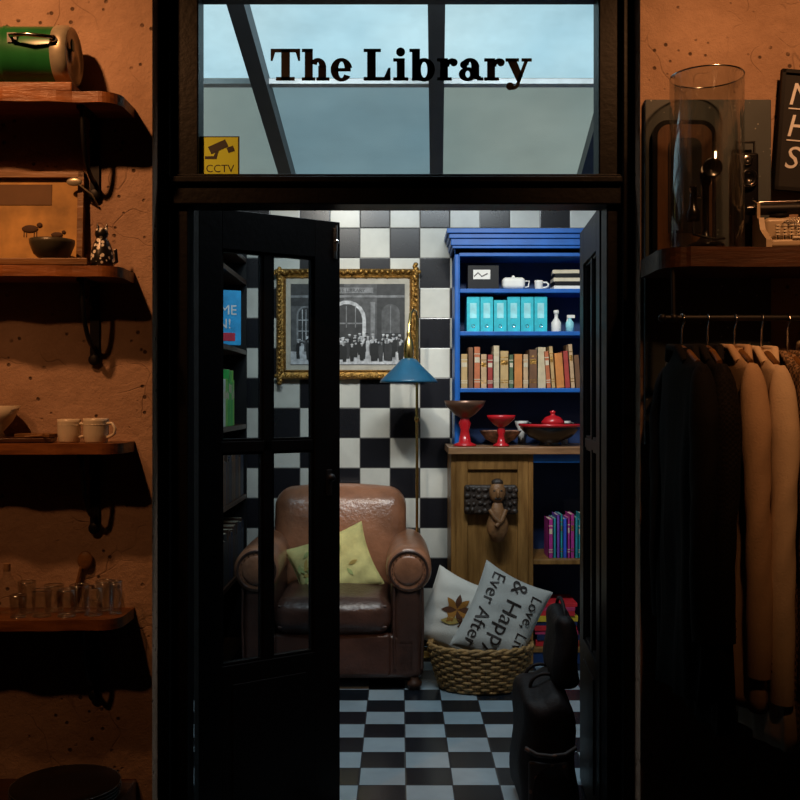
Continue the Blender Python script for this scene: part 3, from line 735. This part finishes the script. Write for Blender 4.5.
for i in range(9):
    for j in range(4): b.sph((.342+i*.030+random.uniform(-.006,.006),5.060,.79+j*.036+random.uniform(-.006,.006)),(random.uniform(.009,.019),.012,random.uniform(.009,.017)),crv,10,6)
b.end()
b=B('carved_wooden_mask')
b.sph((.49,5.03,.885),(.042,.032,.055),crl); b.sph((.49,5.0,.88),(.01,.014,.024),crl)
b.lathe([(.0,0),(.03,.01),(.052,.06),(.055,.10),(.035,.16),(.025,.2),(.0,.22)],(.49,5.028,.63),crl,24,sy=.6)
for d in (-.016,.016): b.sph((.49+d,5.005,.895),(.008,.006,.005),ink,8,6)
b.tube([(.475,5.004,.858),(.49,5.0,.853),(.505,5.004,.858)],.004,ink,6)
b.tube([(.45,5.01,.80),(.475,4.995,.76),(.50,4.99,.74)],.012,crl,8); b.tube([(.53,5.01,.80),(.51,4.995,.75),(.48,4.99,.72)],.012,crl,8)
b.sph((.49,5.035,.935),(.03,.025,.02),crv)
b.end()
b=B('stacked_magazines')
mm=[cm('mag_red',(.6,.02,.03)),cm('mag_yellow',(.65,.45,.03)),cm('mag_pink',(.5,.04,.12)),cm('mag_blue',(.02,.1,.5)),cm('mag_navy',(.01,.02,.08))]
z=.086
for i in range(9):
    h=random.choice((.02,.03,.026)); b.box((.80+random.uniform(-.01,.01),5.25,z+h/2),(.22,.24,h-.001),mm[(0,4,2,0,4,1,0,2,0)[i]],(0,0,random.uniform(-4,4))); z+=h
b.end(.001)

b=B('bookcase_side'); x0,x1=-1.24,-.835; ya,yb2=4.62,5.46
for y in (ya,yb2-.025): b.bx(x0,x1,y,y+.025,0,2.15,blackm)
b.bx(x0,x0+.012,ya,yb2,0,2.15,blackm)
for z in (.06,.45,.84,1.22,1.62,2.0,2.12): b.bx(x0+.012,x1,ya+.025,yb2-.025,z-.025,z,darkw)
b.end(.002)
gr=[cm('book_green',(.04,.42,.08)),cm('book_lime',(.2,.5,.08)),cm('book_white',(.6,.6,.55)),cm('book_blue',(.03,.15,.4))]
def row_side(name,y0,y1,z,hs,cols):
    b=B(name); y=y0
    while y<y1-.015:
        w=min(random.uniform(.018,.035),y1-y); h=random.uniform(*hs); c=random.choice(cols)
        b.bx(-1.05,-.845,y+.001,y+w-.001,z,z+h,c); b.bx(-1.04,-.85,y+.004,y+w-.004,z+h,z+h+.001,page); b.bx(-.845,-.8445,y+.003,y+w-.003,z+h*.6,z+h*.75,page if cols is gr else c); y+=w
    b.end()
darkbk=[cm('book_dark_blue',(.02,.03,.06)),cm('book_dark_brown',(.05,.025,.015)),cm('book_charcoal',(.03,.03,.03))]
row_side('green_books',4.66,5.1,1.221,(.2,.28),gr); row_side('mixed_books',4.66,5.4,.841,(.2,.27),darkbk+old[1:2]); row_side('hardback_books',4.66,5.4,.451,(.2,.27),darkbk)
b=B('board_game_box'); b.T=Matrix.Translation((-.905,4.92,1.621))@Matrix.Rotation(R(24),4,'Z')
b.bx(-.10,.12,-.02,.02,0,.27,cm('game_blue',(.02,.35,.70))); vs,fs=textpolys('GAME\nON!',.068); b.add([(.008+v[0],-.0215,.15+v[1]) for v in vs],fs,white)
b.bx(-.07,.09,-.022,-.02,.02,.06,mod[1]); b.end(.002)

# ------------------------------------------------------------ armchair
b=B('leather_armchair'); b.T=Matrix.Translation((-.313,4.60,0))
for fx in (-.38,.38):
    for fy in (.07,.72): b.lathe([(0,0),(.022,0),(.034,.02),(.034,.035),(.02,.045),(.02,.06)],(fx,fy,0),darkw,20)
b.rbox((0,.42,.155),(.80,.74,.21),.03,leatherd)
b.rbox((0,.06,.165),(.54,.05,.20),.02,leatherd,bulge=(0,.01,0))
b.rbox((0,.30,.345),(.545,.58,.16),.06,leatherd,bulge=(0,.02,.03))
b.tube([(-.25,.025,.395),(.25,.025,.395)],.006,leatherd,8); b.tube([(-.25,.02,.30),(.25,.02,.30)],.006,leatherd,8)
def backfn(o):
    o=o.copy(); t=(o.z+.3)/.6; o.y+=.10*t; o.z+=.025*t*(1-(o.x/.35)**2); o.y-= .05*(o.x/.35)**2; return o
b.rbox((0,.66,.60),(.69,.19,.56),.088,leather,bulge=(0,.06,0),fn=backfn)
b.rbox((0,.60,.56),(.54,.13,.42),.06,leather,bulge=(0,.035,0),fn=lambda o:Vector((o.x,o.y+.12*((o.z+.2)/.5),o.z)))
for sx in (-1,1):
    cx_=sx*.352
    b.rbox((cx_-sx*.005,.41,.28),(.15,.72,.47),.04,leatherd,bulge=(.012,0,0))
    p=[];r=[]
    for y,rr in ((.035,.088),(.04,.10),(.055,.106),(.15,.108),(.4,.106),(.6,.10),(.74,.09),(.78,.06)):
        p.append((cx_+sx*0.002,y,.56+.02*(y))); r.append(rr)
    b.tube(p,r,leather,32)
    b.tube([(cx_+.088*math.cos(R(a)),.033,.56+.088*math.sin(R(a))) for a in range(-60,241,12)],.006,leatherd,8)
    b.tube([(cx_-.066,.046,.48),(cx_-.068,.044,.30),(cx_-.062,.046,.10)],.006,leatherd,8)
    b.tube([(cx_+.066,.046,.48),(cx_+.068,.044,.30),(cx_+.062,.046,.10)],.006,leatherd,8)
    b.sph((cx_,.036,.56),(.07,.014,.07),leather,20,10)
    for i in range(16):
        a=R(-50+ 280*i/15); b.sph((cx_+.075*math.cos(a),.030,.56+.075*math.sin(a)),.003,darkw,6,5)
b.end()

# ------------------------------------------------------------ pillows
def pillow(name,c,w,h,t,rot,m,text=None,tm=None,motif=None):
    b=B(name); b.T=Matrix.Translation(c)@Euler([R(a) for a in rot],'YXZ').to_matrix().to_4x4() 
    def S(u,v,sd):
        x=u*w/2*(1-.10*(1-v*v)); z=v*h/2*(1-.10*(1-u*u))
        f=max(0,(1-u**4))*max(0,(1-v**4))
        y=sd*t/2*f**.5+.004*math.sin(7*u+3*v)*f+.003*math.sin(13*v-4*u)*f
        return (x,y,z)
    n=28
    for sd in (-1,1):
        vs=[S(math.sin(math.pi/2*(-1+2*i/n)),math.sin(math.pi/2*(-1+2*j/n)),sd) for i in range(n+1) for j in range(n+1)]
        b.add(vs,[(i*(n+1)+j,(i+1)*(n+1)+j,(i+1)*(n+1)+j+1,i*(n+1)+j+1) for i in range(n) for j in range(n)],m,True)
    pp=[]
    for i in range(20): pp.append(S(-1+i/10,-1,-1))
    for i in range(20): pp.append(S(1,-1+i/10,-1))
    for i in range(20): pp.append(S(1-i/10,1,-1))
    for i in range(20): pp.append(S(-1,1-i/10,-1))
    b.tube(pp,.004,m,6,closed=True)
    def onp(x,z):
        u=max(-.98,min(.98,x/(w/2)/.95)); v=max(-.98,min(.98,z/(h/2)/.95)); p=S(u,v,-1); return (x,p[1]-.004,z)
    if text:
        for (s,size,off) in text:
            vs,fs=textpolys(s,size)
            b.add([onp(off+v[1],-v[0]) for v in vs],fs,tm)
    if motif:
        for (mx,mz,a,L,wd,mt) in motif:
            pts=[]
            for i in range(9):
                q=i/8; pts.append((L*q,wd*math.sin(math.pi*q)))
            for i in range(7,0,-1):
                q=i/8; pts.append((L*q,-wd*math.sin(math.pi*q)))
            pts=[(mx+p[0]*math.cos(R(a))-p[1]*math.sin(R(a)),mz+p[0]*math.sin(R(a))+p[1]*math.cos(R(a))) for p in pts]
            b.add([onp(*p) for p in pts],[(0,1,15),(8,9,7)]+[(i,i+1,15-i,16-i) for i in range(1,7)],mt)
    b.end()
ylw=fabric('mustard_cushion_fabric',(.64,.58,.24),.3); lf=fabric('leaf_print_gold',(.48,.34,.10)); lg=fabric('leaf_print_green',(.36,.42,.16))
mot=[(random.uniform(-.16,.13),random.uniform(-.12,.11),random.uniform(0,360),.05,.009,random.choice((lf,lg))) for _ in range(30)]
pillow('yellow_cushion',(-.328,4.97,.52),.41,.33,.11,(-18,-21,0),ylw,motif=mot)
wh=fabric('white_cushion_fabric',(.64,.62,.56),.06); br=fabric('leaf_print_brown',(.34,.15,.03)); brd=fabric('leaf_print_dark',(.10,.04,.02))
mot=[(.0,.02,a,.075,.015,br if i%2 else brd) for i,a in enumerate((20,60,100,150,200,250,310,350))]+[(.04,-.02,200,.1,.018,lf),(.0,-.04,120,.09,.018,br),(.03,-.05,30,.08,.016,brd)]
pillow('white_cushion',(.262,4.80,.325),.31,.36,.11,(-10,24,0),wh,motif=mot)
gy=fabric('grey_linen_cushion',(.44,.44,.41),.08)
pillow('slogan_cushion',(.478,4.70,.325),.345,.43,.11,(-16,27,6),gy,text=[('Love, Live',.076,.085),('& Happy',.108,-.02),('Ever After',.088,-.125)],tm=textm)

# ------------------------------------------------------------ basket
wk=mat('wicker',(.32,.18,.06),.6,var=.5,scale=40,bmp=.5,bsc=90)
wkd=mat('wicker_dark',(.11,.06,.025),.6,var=.4)
b=B('wicker_basket'); c=(.378,4.70,0); rx0,rx1=.185,.24; ky=.72
n=64; rows=13
for j in range(rows):
    t=j/(rows-1); r=rx0+(rx1-rx0)*t**.8; z=.012+.185*t
    pts=[]
    for i in range(n):
        a=2*math.pi*i/n; q=r+.006*(1 if (i//2+j)%2 else -1)
        pts.append((c[0]+q*math.cos(a),c[1]+q*ky*math.sin(a),z))
    b.tube(pts,.0088,wk,6,closed=True)
for i in range(32):
    a=2*math.pi*(i*2+.5)/n
    b.tube([(c[0]+(rx0+(rx1-rx0)*t**.8)*math.cos(a),c[1]+(rx0+(rx1-rx0)*t**.8)*ky*math.sin(a),.01+.19*t) for t in (0,.25,.5,.75,1)],.005,wkd,6)
for ph0 in (0,math.pi):
    b.tube([(c[0]+(rx1+.006*math.cos(12*a+ph0))*math.cos(a),c[1]+(rx1+.006*math.cos(12*a+ph0))*ky*math.sin(a),.205+.006*math.sin(12*a+ph0)) for a in [2*math.pi*i/120 for i in range(120)]],.009,wk,6,closed=True)
b.lathe([(0,.004),(rx0,.004),(rx0,.012),(0,.014)],(c[0],c[1],0),wkd,32,sy=ky)
b.end()

# ------------------------------------------------------------ floor lamp
b=B('floor_lamp'); bx0,by0=.09,5.30
b.lathe([(0,0),(.11,0),(.115,.008),(.11,.018),(.03,.026),(.014,.04),(.008,.06)],(bx0,by0,0),brass)
b.cyl((bx0,by0,.03),(bx0,by0,1.72),.0075,brass,14)
b.tube([(bx0,by0,1.70),(bx0,by0,1.78),(bx0-.006,by0-.02,1.815),(bx0-.02,by0-.06,1.825),(bx0-.035,by0-.10,1.80),(bx0-.042,by0-.13,1.74),(bx0-.045,by0-.14,1.66)],.0075,brass,12)
b.lathe([(.008,.15),(.012,.135),(.010,.12),(.02,.10),(.026,.06),(.026,.02),(.018,0)],(.045,5.16,1.555),brass,24)
b.lathe([(.02,.125),(.04,.12),(.07,.085),(.145,.012),(.15,.0),(.147,.0),(.066,.076),(.03,.108)],(.045,5.16,1.44),tealshade,48)
b.sph((bx0,by0,1.25),(.014,.014,.018),brass); b.sph((.045,5.16,1.49),(.028,.028,.034),white)
b.end()
# ------------------------------------------------------------ dark soft bags inside, by the right leaf
trk=mat('black_bag_leather',(.006,.005,.006),.6,var=.4,bmp=.3,bsc=40,spec=.2)
pat=speck('bag_dark_pattern',(.010,.008,.008),(.09,.045,.03),38,.30)
b=B('black_holdall_bag')
def bagfn(o):
    t=(o.z+.21)/.42
    k_=1-.18*t*t
    return Vector((o.x*k_+.006*math.sin(o.z*26+o.y*9),o.y*(1-.08*t)+.008*math.sin(o.z*19+1),o.z+.018*math.sin(o.y*16+1)*t+.012*math.sin(o.x*40)*t))
b.rbox((.475,3.33,.213),(.185,.36,.42),.055,trk,bulge=(.004,.015,.0),fn=bagfn,nin=10)
b.tube([(.395+.0,3.16,.25),(.43,3.142,.235),(.475,3.136,.232),(.52,3.142,.235),(.555,3.16,.25)],.008,pat,8)
b.rbox((.47,3.158,.14),(.13,.02,.14),.01,pat)
for yy in (3.27,3.39): b.tube([(.475+.05*math.cos(R(a)),yy,.41+.045*math.sin(R(a))) for a in range(0,181,15)],.006,trk,8)
b.end()
b=B('leather_shoulder_bag'); b.rbox((.535,3.33,.535),(.085,.28,.235),.035,trk,bulge=(.006,.02,0),fn=lambda o:Vector((o.x*(1-.25*(o.z+.11)/.22)+.004*math.sin(o.z*40),o.y*(1-.1*(o.z+.11)/.22),o.z+.01*math.sin(o.y*30))))
b.tube([(.535,3.33+.09*math.cos(R(a)),.63+.06*math.sin(R(a))) for a in range(0,181,12)],.006,trk,8)
b.end()

# ------------------------------------------------------------ lights / world
def light(kind,name,loc,target,energy,col,**kw):
    l=bpy.data.lights.new(name,kind); l.energy=energy; l.color=col
    for k,v in kw.items(): setattr(l,k,v)
    o=bpy.data.objects.new(name,l); o.location=loc
    o.rotation_euler=(Vector(target)-Vector(loc)).to_track_quat('-Z','Y').to_euler(); scene.collection.objects.link(o); return o
warm=(1,.44,.17)
light('SPOT','spot_lamp_left',(-1.30,1.75,3.0),(-.98,2.85,2.02),92,warm,spot_size=R(66),spot_blend=1,shadow_soft_size=.04)
light('SPOT','fill_spot_left_low',(-1.5,1.2,2.7),(-1.1,2.85,1.05),26,warm,spot_size=R(46),spot_blend=1,shadow_soft_size=.04)  # second spot, added to lift the lower shelves and wall
light('SPOT','spot_lamp_right',(1.05,1.75,3.0),(.98,2.85,2.05),74,warm,spot_size=R(62),spot_blend=1,shadow_soft_size=.05)
light('SPOT','spot_lamp_coats',(.75,1.1,2.8),(1.10,2.65,1.20),58,warm,spot_size=R(32),spot_blend=1,shadow_soft_size=.05)
light('AREA','fill_area_library',(.15,3.2,3.02),(.1,5.2,1.2),33,(.84,.94,1.0),shape='RECTANGLE',size=1.3,size_y=.12)  # unseen fill light added above the transom view to brighten the library
light('SPOT','fill_spot_bookcase',(.35,3.5,2.95),(.65,5.25,1.6),92,(1,.95,.86),spot_size=R(42),spot_blend=.9,shadow_soft_size=.05)  # added fill spot that brightens the bookcase, source out of view
light('SPOT','fill_spot_picture',(-.45,3.5,2.95),(-.3,5.5,1.7),80,(1,.93,.80),spot_size=R(46),spot_blend=.9,shadow_soft_size=.05)  # unseen spot added to lift the wall around the picture
light('SPOT','fill_spot_chair',(-.1,3.6,2.9),(-.28,4.95,.55),46,(1,.84,.62),spot_size=R(30),spot_blend=.9,shadow_soft_size=.06)  # warm fill added out of view to bring up the chair
w=bpy.data.worlds.new('World'); scene.world=w; w.use_nodes=True; nt=w.node_tree
bg=nt.nodes['Background']; tc=nt.nodes.new('ShaderNodeTexCoord')
f=mrange(nt,noise(nt,tc.outputs['Generated'],3,5),.35,.65)
nt.links.new(mixc(nt,f,(.36,.56,.66),(.66,.82,.86)),bg.inputs[0]); bg.inputs[1].default_value=1.25
cam=bpy.data.cameras.new('Camera'); cam.lens=45; cam.sensor_width=36
co=bpy.data.objects.new('Camera',cam); co.location=(0,0,1.35); co.rotation_euler=(R(90),0,0); scene.collection.objects.link(co); scene.camera=co
scene.view_settings.view_transform='Standard'
scene.view_settings.look='None'
